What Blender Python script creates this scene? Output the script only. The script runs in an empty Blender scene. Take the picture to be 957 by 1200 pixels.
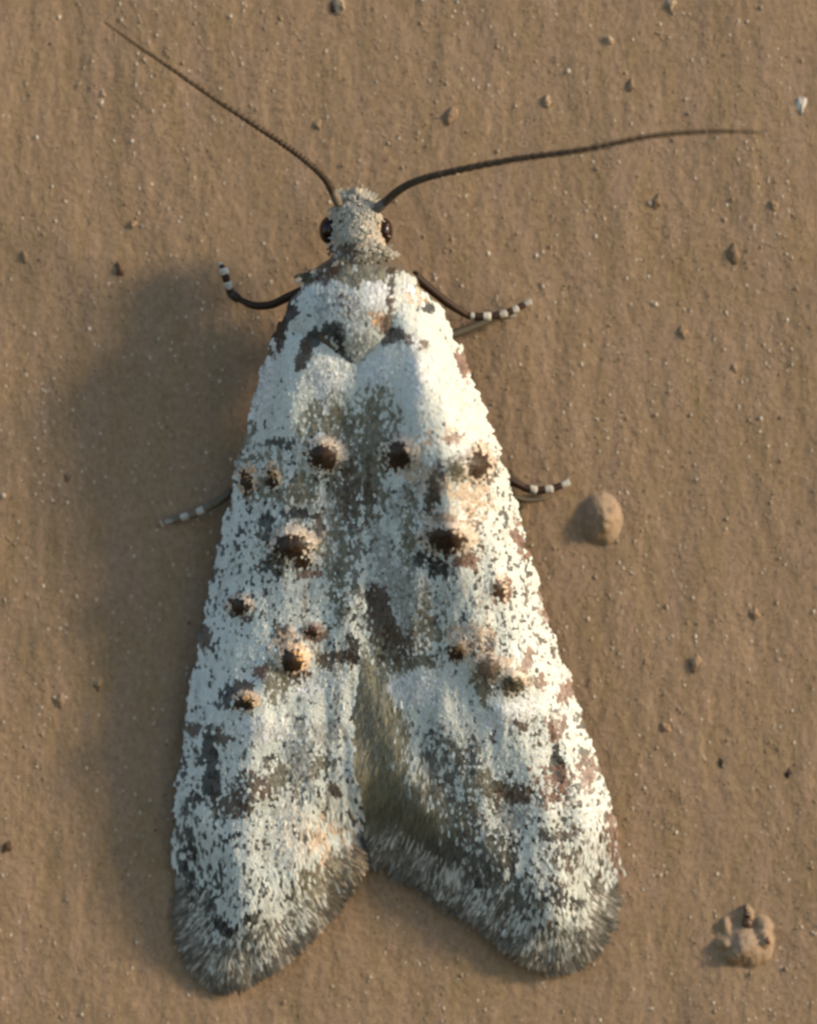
import bpy, math, random
import numpy as np
from mathutils import Vector

# ------------------------------------------------------------------ camera, sky, sun, exposure
# 100 photo pixels = 1 mm on the wall; the moth is about 9 mm long.  All modelling below is in
# "px" (1 px = 0.01 mm) and written out in metres.
PX = 1e-5
DIST = 8000.0                                   # camera distance from the wall: 80 mm
scene = bpy.context.scene
col = scene.collection

cam_d = bpy.data.cameras.new('camera')
cam = bpy.data.objects.new('camera', cam_d)
col.objects.link(cam)
cam.location = (0, -DIST * PX, 0)
cam.rotation_euler = (math.radians(90), 0, 0)
cam_d.sensor_fit = 'VERTICAL'
cam_d.sensor_height = 24
cam_d.lens = 24 * DIST / 1200.0
cam_d.clip_start = 0.002
cam_d.clip_end = 50
cam_d.dof.use_dof = True
cam_d.dof.focus_distance = (DIST - 70) * PX
cam_d.dof.aperture_fstop = 48
scene.camera = cam

GRAZE = math.radians(18.5)                        # sun above the wall plane
RISE = math.radians(21)                         # sun above the horizontal, within the wall plane
SUN = Vector((math.cos(GRAZE) * math.cos(RISE), -math.sin(GRAZE), math.cos(GRAZE) * math.sin(RISE)))
world = bpy.data.worlds.new('World')
scene.world = world
world.use_nodes = True
wn = world.node_tree.nodes
sky = wn.new('ShaderNodeTexSky')
sky.sky_type = 'NISHITA'
sky.sun_disc = False
sky.sun_elevation = math.asin(SUN.z)
sky.sun_rotation = math.atan2(SUN.x, SUN.y)
sky.air_density = 1.0
sky.dust_density = 0.3
sky.ozone_density = 2.2
wn['Background'].inputs['Strength'].default_value = 0.116
world.node_tree.links.new(sky.outputs[0], wn['Background'].inputs[0])

sun_d = bpy.data.lights.new('sun', 'SUN')
sun_d.energy = 2.75
sun_d.angle = math.radians(8.5)
sun_d.color = (1.0, 0.80, 0.56)
sun_o = bpy.data.objects.new('sun', sun_d)
col.objects.link(sun_o)
sun_o.rotation_euler = (-SUN).to_track_quat('-Z', 'Y').to_euler()
sun_o.location = SUN * 0.3

scene.view_settings.view_transform = 'Standard'
scene.view_settings.look = 'None'
scene.view_settings.gamma = 1
scene.view_settings.use_curve_mapping = False
scene.view_settings.exposure = 0.68
scene.cycles.filter_width = 2.6
scene.cycles.use_denoising = True

rng = np.random.default_rng(11)
random.seed(4)

# ------------------------------------------------------------------ helpers
def place(u, v, h):
    """photo pixel + height above the wall (px) -> local metres (x right, y up, z off the wall)"""
    u = np.asarray(u, float); v = np.asarray(v, float); h = np.asarray(h, float)
    k = 1 - h / DIST
    return np.stack([(u - 478.5) * k * PX, (600 - v) * k * PX, h * PX + 0 * u], -1)

def _hash(ix, iy, seed):
    n = (ix.astype(np.int64) * 374761393 + iy.astype(np.int64) * 668265263 + seed * 1442695041) & 0xFFFFFFFF
    n = ((n ^ (n >> 13)) * 1274126177) & 0xFFFFFFFF
    n = (n ^ (n >> 16)) & 0xFFFFFFFF
    return (n & 0xFFFFFF) / float(0xFFFFFF)

def vnoise(x, y, seed=0):
    x = np.asarray(x, float); y = np.asarray(y, float)
    ix = np.floor(x); iy = np.floor(y)
    fx = x - ix; fy = y - iy
    fx = fx * fx * (3 - 2 * fx); fy = fy * fy * (3 - 2 * fy)
    a = _hash(ix, iy, seed); b = _hash(ix + 1, iy, seed)
    c = _hash(ix, iy + 1, seed); d = _hash(ix + 1, iy + 1, seed)
    return (a + (b - a) * fx) * (1 - fy) + (c + (d - c) * fx) * fy

def fbm(x, y, seed=0, octaves=4):
    s = 0; a = 0.5
    for o in range(octaves):
        s = s + a * vnoise(x, y, seed + o * 17)
        x = np.asarray(x) * 2.03 + 11.3; y = np.asarray(y) * 2.01 + 5.7; a *= 0.5
    return s * 2 - 1            # about -1..1

def smooth(x, a=0.0, b=1.0):
    t = np.clip((np.asarray(x, float) - a) / (b - a), 0, 1)
    return t * t * (3 - 2 * t)

def pl(x, pts):
    """piecewise-linear table, pts = [(x, y), ...]"""
    p = np.array(pts, float)
    return np.interp(x, p[:, 0], p[:, 1])

def catmull(pts, n):
    p = np.array(pts, float)
    p = np.vstack([2 * p[0] - p[1], p, 2 * p[-1] - p[-2]])
    out = []
    for i in range(1, len(p) - 2):
        for t in np.linspace(0, 1, n, endpoint=False):
            a, b, c, d = p[i - 1], p[i], p[i + 1], p[i + 2]
            out.append(0.5 * ((2 * b) + (c - a) * t + (2 * a - 5 * b + 4 * c - d) * t * t + (3 * b - a - 3 * c + d) * t ** 3))
    out.append(p[-2])
    return np.array(out)

def inside(u, v, poly):
    poly = np.array(poly, float)
    r = np.zeros(np.shape(u), bool)
    j = len(poly) - 1
    for i in range(len(poly)):
        xi, yi = poly[i]; xj, yj = poly[j]
        c = ((yi > v) != (yj > v)) & (u < (xj - xi) * (v - yi) / ((yj - yi) if yj != yi else 1e-9) + xi)
        r ^= c
        j = i
    return r

def seg_dist(u, v, line):
    line = np.array(line, float)
    best = np.full(np.shape(u), 1e9)
    for (x0, y0), (x1, y1) in zip(line[:-1], line[1:]):
        dx, dy = x1 - x0, y1 - y0
        t = np.clip(((u - x0) * dx + (v - y0) * dy) / (dx * dx + dy * dy), 0, 1)
        best = np.minimum(best, np.hypot(u - x0 - t * dx, v - y0 - t * dy))
    return best

def link_mesh(name, verts, faces, material, parent=None, colors=None, flat=False):
    me = bpy.data.meshes.new(name)
    me.from_pydata(np.asarray(verts).tolist(), [], [tuple(f) for f in faces])
    if colors is not None:
        at = me.color_attributes.new('tint', 'FLOAT_COLOR', 'POINT')
        c4 = np.ones((len(verts), 4), np.float32); c4[:, :3] = colors
        at.data.foreach_set('color', c4.ravel())
    me.materials.append(material)
    if not flat:
        me.polygons.foreach_set('use_smooth', np.ones(len(me.polygons), bool))
    me.update()
    o = bpy.data.objects.new(name, me)
    col.objects.link(o)
    if parent is not None:
        o.parent = parent
    return o

def grid_faces(nr, nc, closed=False):
    f = []
    m = nc if closed else nc - 1
    for r in range(nr - 1):
        for c in range(m):
            c2 = (c + 1) % nc
            f.append((r * nc + c, r * nc + c2, (r + 1) * nc + c2, (r + 1) * nc + c))
    return f

# ------------------------------------------------------------------ materials
def base_mat(name, rough=0.5, spec=0.5):
    m = bpy.data.materials.new(name); m.use_nodes = True
    b = m.node_tree.nodes['Principled BSDF']
    b.inputs['Roughness'].default_value = rough
    b.inputs['Specular IOR Level'].default_value = spec
    return m, m.node_tree, b

def tint_mat(name, rough=0.5, spec=0.5, grain=0.0, grain_scale=40000.0):
    """vertex tint with a little fine noise on it"""
    m, nt, b = base_mat(name, rough, spec)
    a = nt.nodes.new('ShaderNodeAttribute'); a.attribute_name = 'tint'
    out = a.outputs['Color']
    if grain:
        tc = nt.nodes.new('ShaderNodeTexCoord')
        nz = nt.nodes.new('ShaderNodeTexNoise'); nz.inputs['Scale'].default_value = grain_scale
        nz.inputs['Detail'].default_value = 3
        nt.links.new(tc.outputs['Object'], nz.inputs['Vector'])
        mr = nt.nodes.new('ShaderNodeMapRange')
        mr.inputs['To Min'].default_value = 1 - grain; mr.inputs['To Max'].default_value = 1 + grain
        nt.links.new(nz.outputs['Fac'], mr.inputs['Value'])
        vm = nt.nodes.new('ShaderNodeVectorMath'); vm.operation = 'SCALE'
        nt.links.new(out, vm.inputs[0]); nt.links.new(mr.outputs[0], vm.inputs['Scale'])
        out = vm.outputs[0]
    nt.links.new(out, b.inputs['Base Color'])
    return m, nt, b

M_scale, _, _ = tint_mat('wing_scale', 0.42, 0.35)
M_tuft, _, _ = tint_mat('tuft_scale', 0.4, 0.3)
M_membrane, _, _ = tint_mat('wing_membrane', 0.6, 0.2, 0.25)
M_body, _, _ = tint_mat('body_cuticle', 0.5, 0.3, 0.25)
M_chitin, _, _ = tint_mat('leg_chitin', 0.55, 0.25, 0.35, 50000)
M_grit, _, _ = tint_mat('grit', 0.2, 0.7, 0.25, 60000)
M_dull, _, _ = tint_mat('dull_grain', 0.7, 0.2, 0.35, 50000)
M_eye, _, be = tint_mat('eye', 0.25, 0.4, 0.2, 90000)

def wall_material(name='brown_wall_paint', rough=0.55, spec=0.3, tone=1.0):
    m, nt, b = base_mat(name, rough, spec)
    tc = nt.nodes.new('ShaderNodeTexCoord')
    def noise(scale, detail, sx=1, sy=1, rough=0.55):
        mp = nt.nodes.new('ShaderNodeMapping'); mp.inputs['Scale'].default_value = (sx, sy, 1)
        nt.links.new(tc.outputs['Object'], mp.inputs['Vector'])
        n = nt.nodes.new('ShaderNodeTexNoise'); n.inputs['Scale'].default_value = scale
        n.inputs['Detail'].default_value = detail; n.inputs['Roughness'].default_value = rough
        nt.links.new(mp.outputs[0], n.inputs['Vector'])
        return n.outputs['Fac']
    big = noise(1700, 6, 2.0, 0.5, 0.7)
    r1 = nt.nodes.new('ShaderNodeValToRGB')
    r1.color_ramp.elements[0].position = 0.3; r1.color_ramp.elements[0].color = (0.308, 0.208, 0.103, 1)
    r1.color_ramp.elements[1].position = 0.7; r1.color_ramp.elements[1].color = (0.366, 0.245, 0.160, 1)
    nt.links.new(big, r1.inputs[0])
    fine = noise(16000, 5, 1.1, 0.75, 0.75)
    mr = nt.nodes.new('ShaderNodeMapRange')
    mr.inputs['From Min'].default_value = 0.3; mr.inputs['From Max'].default_value = 0.7
    mr.inputs['To Min'].default_value = 0.74 * tone; mr.inputs['To Max'].default_value = 1.24 * tone
    nt.links.new(fine, mr.inputs['Value'])
    vm = nt.nodes.new('ShaderNodeVectorMath'); vm.operation = 'SCALE'
    nt.links.new(r1.outputs[0], vm.inputs[0]); nt.links.new(mr.outputs[0], vm.inputs['Scale'])
    nt.links.new(vm.outputs[0], b.inputs['Base Color'])
    bump = nt.nodes.new('ShaderNodeBump'); bump.inputs['Strength'].default_value = 0.6
    bump.inputs['Distance'].default_value = 5 * PX
    nt.links.new(noise(17000, 5, 1.1, 0.8, 0.75), bump.inputs['Height'])
    nt.links.new(bump.outputs[0], b.inputs['Normal'])
    return m
M_wall = wall_material()
M_blister = wall_material('blistered_paint', 0.28, 0.7, 1.06)

# ------------------------------------------------------------------ the wall
BLISTERS = [(702, 606, 34, 38, 26), (873, 1102, 38, 36, 24)]
def wall_h(u, v):
    h = 3.2 * fbm(u / 60, v / 130, 3, 3) + 0.7 * fbm(u / 16, v / 70, 9, 3) + 1.0 * fbm(u / 9, v / 17, 21, 2) + 0.6 * fbm(u / 5, v / 7, 27, 2)
    h = h + 4.5 * np.maximum(0, fbm(u / 12, v / 18, 33, 2) - 0.42) - 5 * np.maximum(0, fbm(u / 11, v / 26, 43, 2) - 0.45)
    return h

def axis(lo, hi, step, far):
    mid = np.arange(lo, hi + step, step)
    g = step * 1.35 ** np.arange(1, 40)
    ext = np.cumsum(g); ext = ext[ext < far]
    return np.concatenate([lo - ext[::-1], mid, mid[-1] + ext])

ua = axis(-150, 1110, 3.0, 15000); va = axis(-150, 1350, 3.0, 15000)
UU, VV = np.meshgrid(ua, va)
HH = wall_h(UU, VV)
fade = 1 - smooth(np.maximum(np.abs(UU - 480) - 630, np.abs(VV - 600) - 750), 0, 400)
HH = (HH - 4.5) * fade - 4.5 * (1 - fade)
P = np.stack([(UU - 478.5) * PX, (600 - VV) * PX, HH * PX], -1).reshape(-1, 3)
wall = link_mesh('wall', P, [f[::-1] for f in grid_faces(len(va), len(ua))], M_wall)
wall.rotation_euler = (math.radians(90), 0, 0)
wall['kind'] = 'structure'
wall['label'] = 'brown painted wall with rough gritty vertical streaks'

def wall_level(u, v):
    return wall_h(np.array([u], float), np.array([v], float))[0] - 4.5

# fine grit under the paint: nobody could count it
def grit_field(n):
    u = rng.uniform(-200, 1160, n); v = rng.uniform(-200, 1400, n)
    clump = vnoise(u / 60, v / 90, 77)
    keep = rng.random(n) < (0.25 + clump)
    u, v = u[keep], v[keep]; n = len(u)
    tone = rng.random(n)
    r = 0.8 + 0.9 * rng.random(n) ** 2 + 0.45 * (tone > 0.85) + (rng.random(n) < 0.03) * rng.uniform(0.5, 1.5, n)
    hb = wall_h(u, v) - 4.5
    base = np.where(tone[:, None] < 0.02, np.array([[0.10, 0.07, 0.045]]), np.where(tone[:, None] > 0.85, np.array([[0.60, 0.50, 0.38]]), np.array([[0.285, 0.20, 0.115]])))
    base = base * rng.uniform(0.85, 1.15, (n, 1))
    ang0 = rng.random(n) * 6.28
    ring = []
    for k in range(6):
        a = ang0 + k * math.pi / 3
        rr = r * rng.uniform(0.75, 1.25, n)
        ring.append(np.stack([(u + rr * np.cos(a) - 478.5), 600 - (v + 1.35 * rr * np.sin(a)), hb - 1.2], -1))
    for k in range(6):
        a = ang0 + k * math.pi / 3 + 0.3
        rr = r * rng.uniform(0.55, 0.8, n)
        ring.append(np.stack([(u + rr * np.cos(a) - 478.5), 600 - (v + 1.35 * rr * np.sin(a)), hb + 0.40 * r], -1))
    ring.append(np.stack([u - 478.5, 600 - v, hb + 0.68 * r], -1))
    V = np.stack(ring, 1).reshape(-1, 3) * PX
    F = []
    loc = []
    for k in range(6):
        k2 = (k + 1) % 6
        loc.append((k2, k, 6 + k, 6 + k2)); loc.append((6 + k2, 6 + k, 12))
    quads = np.array([f for f in loc if len(f) == 4]); tris = np.array([f for f in loc if len(f) == 3])
    base_i = np.arange(n)[:, None, None] * 13
    F = (base_i + quads[None]).reshape(-1, 4).tolist() + (base_i + tris[None]).reshape(-1, 3).tolist()
    return V, F, np.repeat(base, 13, 0)
V, F, C = grit_field(26000)
g = link_mesh('paint_grit', V, F, M_grit, wall, C)
g['kind'] = 'stuff'

def lump(name, u, v, ru, rv, hh, color, parent, seed, rough=0.35, sink=2, material=None, seg=18, rings=7, mottled=0.12):
    """irregular low dome stuck on the wall"""
    vs, cs = [], []
    r0 = np.random.default_rng(seed)
    lvl = wall_level(u, v)
    for i in range(rings):
        t = i / (rings - 1)
        for k in range(seg):
            a = 2 * math.pi * k / seg
            n = 1 + rough * (vnoise(math.cos(a) * 1.6 + seed * 3.1 + 9, math.sin(a) * 1.6 + t * 2.2 + seed, seed) - 0.5) * 2 * (0.4 + 0.6 * (1 - t))
            rr = math.cos(t * math.pi / 2) if t < 1 else 0.0
            z = hh * math.sin(t * math.pi / 2) * (1 + 0.5 * rough * (vnoise(a * 1.3 + 4, t * 3 + 2, seed + 5) - 0.5))
            x = u + ru * rr * n * math.cos(a); y = v + rv * rr * n * math.sin(a)
            vs.append((x - 478.5, 600 - y, lvl - sink + z))
            cs.append(np.array(color) * (1 + mottled * (2 * r0.random() - 1)))
    f = [q[::-1] for q in grid_faces(rings, seg, True)]
    o = link_mesh(name, np.array(vs) * PX, [tuple(reversed(x)) for x in f][:], material or M_grit, parent, np.array(cs))
    me = o.data
    return o

PAINT = (0.285, 0.192, 0.103)
# two paint blisters: swellings of the paint film with rough crowns
def blister(u0, v0, rad, seed, mounds, rough):
    t = np.linspace(-1, 1, 61)
    A, B = np.meshgrid(t, t)
    # square grid bent into a disc
    X = A * np.sqrt(1 - B * B / 2); Y = B * np.sqrt(1 - A * A / 2)
    u = u0 + X * rad; v = v0 + Y * rad
    r = np.hypot(X, Y)
    h = wall_h(u, v) - 4.5
    add = 0 * u
    for (du, dv, ru, rv, hh) in mounds:
        q = np.sqrt(((u - u0 - du) / ru) ** 2 + ((v - v0 - dv) / rv) ** 2)
        q = q * (1 + rough * fbm((u - du) / 14 + seed, (v + dv) / 14, seed, 2))
        add = add + hh * np.clip(1 - q * q, 0, 1) ** 0.85 + 0.22 * hh * np.exp(-q * q)
    h = h + add * (1 + 0.5 * rough * fbm(u / 7, v / 8, seed + 3, 3) + 0.14 * fbm(u / 3.5, v / 3.5, seed + 9, 2)) - 1.0
    keep = add > 0.5
    P = np.stack([(u - 478.5) * PX, (600 - v) * PX, h * PX], -1).reshape(-1, 3)
    ks = keep.ravel()
    faces = [f[::-1] for f in grid_faces(61, 61) if all(ks[i] for i in f)]
    used = sorted({i for f in faces for i in f}); remap = {k: n for n, k in enumerate(used)}
    return link_mesh('paint_blister', P[used], [tuple(remap[i] for i in f) for f in faces], M_blister, wall)
blister(704, 606, 66, 41, [(0, 2, 24, 31, 11), (8, 0, 13, 15, 4), (4, 14, 6, 6, 3), (13, -8, 5, 5, 2.5), (-7, 9, 5, 6, 1.5)], 0.12)
b2 = blister(872, 1102, 66, 52, [(2, 8, 30, 25, 11), (0, 8, 18, 13, 2.5), (22, -16, 11, 13, 8), (-22, -18, 7, 11, 5), (2, -32, 9, 11, 5), (-26, 4, 9, 8, 5), (26, 0, 8, 9, 5), (-16, 20, 10, 9, 3)], 0.15)
for (du, dv, r, h, c) in [(3, -20, 6, 9, (0.11, 0.06, 0.035)), (3, -30, 5, 9, (0.10, 0.055, 0.03)), (1, -37, 3.5, 8, (0.10, 0.06, 0.035)), (27, 0, 4, 16, (0.33, 0.18, 0.10))]:
    lump('crust', 872 + du, 1102 + dv, r, r * 1.2, h, c, b2, 300 + int(10 * r), 0.5, 0, seg=12, rings=6)
# single grains big enough to pick apart
DK = (0.10, 0.06, 0.035); LT = (0.40, 0.29, 0.19)
for i, (u, v, r, c) in enumerate([(140, 315, 7, (0.16, 0.09, 0.055)), (400, 6, 9, (0.40, 0.31, 0.21)), (393, 9, 6, DK), (527, 134, 8, (0.30, 0.20, 0.12)), (860, 297, 8, (0.22, 0.15, 0.09)), (815, 777, 8, (0.32, 0.22, 0.13)), (812, 780, 5, DK), (845, 893, 5, (0.05, 0.035, 0.03)),
        (824, 889, 4, LT), (924, 906, 5, (0.06, 0.04, 0.035)), (8, 992, 6, DK), (780, 854, 6, (0.34, 0.22, 0.13)), (640, 118, 6, LT), (640, 122, 5, PAINT), (80, 560, 6, (0.2, 0.14, 0.09)), (373, 148, 6, PAINT), (770, 236, 7, (0.26, 0.18, 0.1)), (785, 5, 8, (0.36, 0.28, 0.19)),
        (115, 800, 6, PAINT), (70, 820, 7, PAINT), (713, 45, 6, LT), (906, 240, 6, PAINT), (118, 120, 4, (0.55, 0.45, 0.34)), (155, 262, 6, PAINT), (800, 390, 6, PAINT), (885, 720, 6, PAINT), (120, 110, 5, LT), (740, 100, 6, PAINT), (30, 300, 6, PAINT), (860, 430, 5, PAINT)]):
    lump('grit_grain', u, v, r * 0.8, r * 1.05, r * 0.62, c, wall, 200 + i, 0.95, 1.0, seg=14, rings=6, mottled=0.3, material=M_wall if c == PAINT else M_dull)

fleck = lump('paint_fleck', 940, 122, 5.5, 13, 2.6, (0.60, 0.56, 0.48), None, 93, 1.25, 0.4, seg=22, rings=6, mottled=0.15, material=M_dull)
fleck.rotation_euler = (math.radians(90), 0, 0)
fleck['label'] = 'tiny off-white paint fleck stuck on the brown wall'
fleck['category'] = 'fleck'

# ------------------------------------------------------------------ the moth
moth = bpy.data.objects.new('moth', None)
col.objects.link(moth)
moth.empty_display_size = 0.002
moth.rotation_euler = (math.radians(90), 0, 0)
moth['label'] = 'white and grey speckled moth with brown scale tufts resting on the wall'
moth['category'] = 'moth'

WHITE = np.array([0.725, 0.765, 0.700]); CREAM = np.array([0.72, 0.66, 0.56]); GREY = np.array([0.40, 0.40, 0.36])
OLIVE = np.array([0.165, 0.147, 0.094]); BROWN = np.array([0.085, 0.052, 0.030]); BLACK = np.array([0.022, 0.019, 0.016])
COPPER = np.array([0.52, 0.29, 0.13]); TAN = np.array([0.56, 0.42, 0.29]); RUST = np.array([0.20, 0.105, 0.068]); DGREY = np.array([0.115, 0.105, 0.080])
SNOW = np.array([0.80, 0.81, 0.75])

# left wing: costa (outer edge) and inner edge as u(v)
L_COSTA = [(334, 356), (350, 338), (385, 319), (430, 304), (480, 289), (540, 276), (600, 261), (650, 250), (710, 238), (770, 226), (840, 214), (910, 205), (980, 199), (1040, 198), (1090, 204), (1125, 215), (1148, 230), (1160, 246), (1166, 264)]
L_INNER = [(326, 400), (400, 415), (450, 416), (500, 418), (560, 422), (620, 425), (700, 421), (780, 413), (840, 408), (900, 410), (960, 419), (1000, 432), (1010, 433), (1030, 425), (1065, 400), (1105, 365), (1135, 330), (1158, 294), (1166, 266)]
L_TERMEN = [(198, 1036), (200, 1060), (204, 1090), (215, 1128), (238, 1156), (264, 1166), (294, 1158), (330, 1135), (365, 1105), (400, 1065), (425, 1030), (433, 1006), (428, 984)]
R_COSTA = [(330, 482), (348, 508), (365, 520), (410, 540), (460, 560), (525, 585), (580, 602), (640, 617), (710, 638), (760, 655), (820, 675), (880, 696), (930, 713), (980, 726), (1030, 731), (1075, 726), (1105, 713), (1128, 690), (1140, 662), (1143, 648)]
R_INNER = [(322, 432), (400, 417), (450, 416), (560, 418), (700, 408), (780, 400), (860, 400), (930, 408), (975, 422), (1005, 438), (1020, 465), (1045, 500), (1075, 540), (1108, 580), (1132, 615), (1143, 646)]
R_TERMEN = [(731, 1040), (727, 1068), (724, 1082), (708, 1114), (680, 1136), (648, 1143), (615, 1132), (580, 1108), (540, 1075), (500, 1045), (465, 1020), (438, 1005), (424, 985)]

RIDGE_R = [(320, 110), (400, 128), (480, 138), (560, 136), (640, 120), (720, 103), (800, 87), (900, 70), (1000, 54), (1100, 40), (1170, 32)]
RIDGE_L = [(320, 104), (400, 108), (500, 98), (600, 82), (700, 72), (800, 66), (900, 59), (1000, 50), (1100, 39), (1170, 30)]
EDGE_R = [(320, 88), (380, 80), (440, 76), (540, 70), (700, 50), (800, 38), (900, 27), (1000, 18), (1100, 10), (1170, 8)]
EDGE = [(320, 84), (380, 68), (440, 50), (540, 32), (700, 22), (900, 15), (1100, 10), (1170, 8)]
MID = [(320, 94), (400, 108), (450, 107), (520, 99), (600, 89), (700, 78), (800, 62), (900, 47), (1000, 35), (1100, 28), (1170, 24)]
RW = [(320, 50), (450, 62), (600, 80), (700, 90), (900, 86), (1100, 90)]
# bumps on the wings: u, v, ru, rv, height
L_BUMPS = [(384, 432, 26, 42, 7), (330, 440, 16, 60, 6), (380, 531, 26, 22, 20), (291, 562, 12, 16, 12), (320, 555, 12, 16, 10), (342, 640, 32, 26, 22), (282, 708, 16, 14, 12), (346, 772, 26, 22, 18), (366, 738, 14, 12, 8), (288, 820, 22, 18, 16), (305, 848, 34, 18, 8), (312, 800, 18, 26, 8), (300, 930, 26, 18, 6), (360, 860, 20, 60, 5), (395, 880, 14, 90, 4), (370, 600, 14, 60, 5)]
R_BUMPS = [(448, 432, 24, 42, 7), (494, 450, 16, 60, 7), (468, 529, 26, 22, 20), (535, 545, 18, 18, 11), (562, 541, 20, 22, 17), (525, 627, 36, 26, 23), (585, 688, 16, 18, 10), (537, 760, 18, 16, 10), (575, 780, 34, 24, 14), (606, 796, 20, 18, 16), (600, 836, 36, 16, 7), (490, 690, 18, 60, 6), (470, 610, 14, 60, 5), (650, 890, 12, 26, -4), (560, 900, 20, 70, 5), (520, 870, 18, 60, 4), (520, 585, 22, 22, 8)]

def wing_h(side):
    costa, inner, termen, bumps = (L_COSTA, L_INNER, L_TERMEN, L_BUMPS) if side < 0 else (R_COSTA, R_INNER, R_TERMEN, R_BUMPS)
    def H(u, v, fine=True):
        u = np.asarray(u, float); v = np.asarray(v, float)
        c = pl(v, costa); dc = (u - c) * (1 if side < 0 else -1)
        mid = 417.0
        R, E, Mi, W = pl(v, RIDGE_L if side < 0 else RIDGE_R), pl(v, EDGE if side < 0 else EDGE_R), pl(v, MID), pl(v, RW)
        x = np.clip(dc / W, -0.3, 1)
        up = E + (R - E) * np.sign(x) * np.sin(np.abs(x) * math.pi / 2) ** 0.9
        span = np.maximum(np.abs(mid - c) - W, 20)
        t = np.clip((dc - W) / span, 0, 1)
        down = R + (Mi - R) * (0.5 * t + 0.5 * smooth(t))
        h = np.where(dc < W, up, down)
        d = seg_dist(u, v, termen)
        out = dc * 0
        h = h * (0.30 + 0.70 * smooth(d, -5, 85))
        if side < 0:
            h = h + 5 * smooth(u, 380, 418) * smooth(v, 600, 700)      # left wing lies over the right one
        if fine:
            for (bu, bv, ru, rv, bh) in bumps:
                h = h + 0.6 * bh * np.exp(-(((u - bu) / ru) ** 2 + ((v - bv) / rv) ** 2) * 1.4)
            fade = smooth(v, 420, 520)
            h = h + fade * 1.5 * np.sin((dc - 8) / 11.0 + 0.6 * np.sin(v / 70)) * smooth(dc, 10, 60)
            h = h + 2.6 * fbm(u / 20, v / 60, 60 + side, 3)
        return h
    return H
H_L, H_R = wing_h(-1), wing_h(1)

def wing_mesh(name, side, H):
    costa, inner = (L_COSTA, L_INNER) if side < 0 else (R_COSTA, R_INNER)
    v0, v1 = costa[0][0], costa[-1][0] - 6
    rows = np.arange(v0, v1 - 6, 6.0); nc = 44
    vs = []; us = []
    for v in rows:
        a, b = pl(v, costa), pl(v, inner)
        a += 7 * (1 if side < 0 else -1); b -= 5 * (1 if side < 0 else -1) * (v > 960)
        if v > 990:                                           # membrane stops short of the fringe
            w = b - a
            b = b - 0.0 * w
        s = np.linspace(0, 1, nc)
        us.append(a + (b - a) * s); vs.append(np.full(nc, v))
    u = np.array(us).ravel(); v = np.array(vs).ravel()
    h = H(u, v) - 2.5
    f = grid_faces(len(rows), nc)
    if side < 0:
        f = [q[::-1] for q in f]
    # give the sheet a thickness
    top = place(u, v, h); bot = place(u, v, h - 4)
    n = len(u); F = list(f) + [tuple(x + n for x in q[::-1]) for q in f]
    nr = len(rows)
    ring = [c for c in range(nc)] + [r * nc + nc - 1 for r in range(1, nr)] + [(nr - 1) * nc + c for c in range(nc - 2, -1, -1)] + [r * nc for r in range(nr - 2, 0, -1)]
    for i in range(len(ring)):
        a, b = ring[i], ring[(i + 1) % len(ring)]
        F.append((a, b, b + n, a + n) if side > 0 else (b, a, a + n, b + n))
    colr = np.tile(np.array([0.30, 0.28, 0.24]), (2 * n, 1))
    return link_mesh(name, np.vstack([top, bot]), F, M_membrane, moth, colr)

# ---- scales: every one a small curved paddle
def scales(name, parent, u, v, ang, length, width, lift, H, colors, material=None, base_off=-0.6):
    """ang: pointing direction in the picture plane (0 = right, 90deg = down)"""
    n = len(u)
    dx, dy = np.cos(ang), np.sin(ang)
    roll = rng.normal(0, 0.22, n)
    rows = [(0.0, 0.35, 0.0), (0.45, 1.0, 0.75), (0.85, 0.92, 1.0), (1.0, 0.45, 0.92)]
    vv = []
    for (t, w, l) in rows:
        for s in (-1, 1):
            uu = u + dx * length * t - dy * s * width * 0.5 * w
            v2 = v + dy * length * t + dx * s * width * 0.5 * w
            hh = H(uu, v2) + base_off + lift * l + s * roll * w * 0.6
            vv.append(place(uu, v2, np.maximum(hh, 1.0)))
    V = np.stack(vv, 1).reshape(-1, 3)
    F = (np.arange(n)[:, None, None] * 8 + np.array([[[0, 1, 3, 2], [2, 3, 5, 4], [4, 5, 7, 6]]])).reshape(-1, 4).tolist()
    tone = np.array([0.86, 0.86, 0.96, 0.96, 1.02, 1.02, 1.05, 1.05])
    C = (colors[:, None, :] * tone[None, :, None]).reshape(-1, 3)
    o = link_mesh(name, V, F, material or M_scale, parent, np.clip(C, 0, 0.9), flat=False)
    o['kind'] = 'stuff'
    return o

def jitter_grid(u0, u1, v0, v1, su, sv, j=0.9):
    gu, gv = np.meshgrid(np.arange(u0, u1, su), np.arange(v0, v1, sv))
    gu = gu + (np.arange(gv.shape[0])[:, None] % 2) * su / 2
    gu = gu + rng.uniform(-j, j, gu.shape) * su * 0.6; gv = gv + rng.uniform(-j, j, gv.shape) * sv * 0.6
    return gu.ravel(), gv.ravel()

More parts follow.
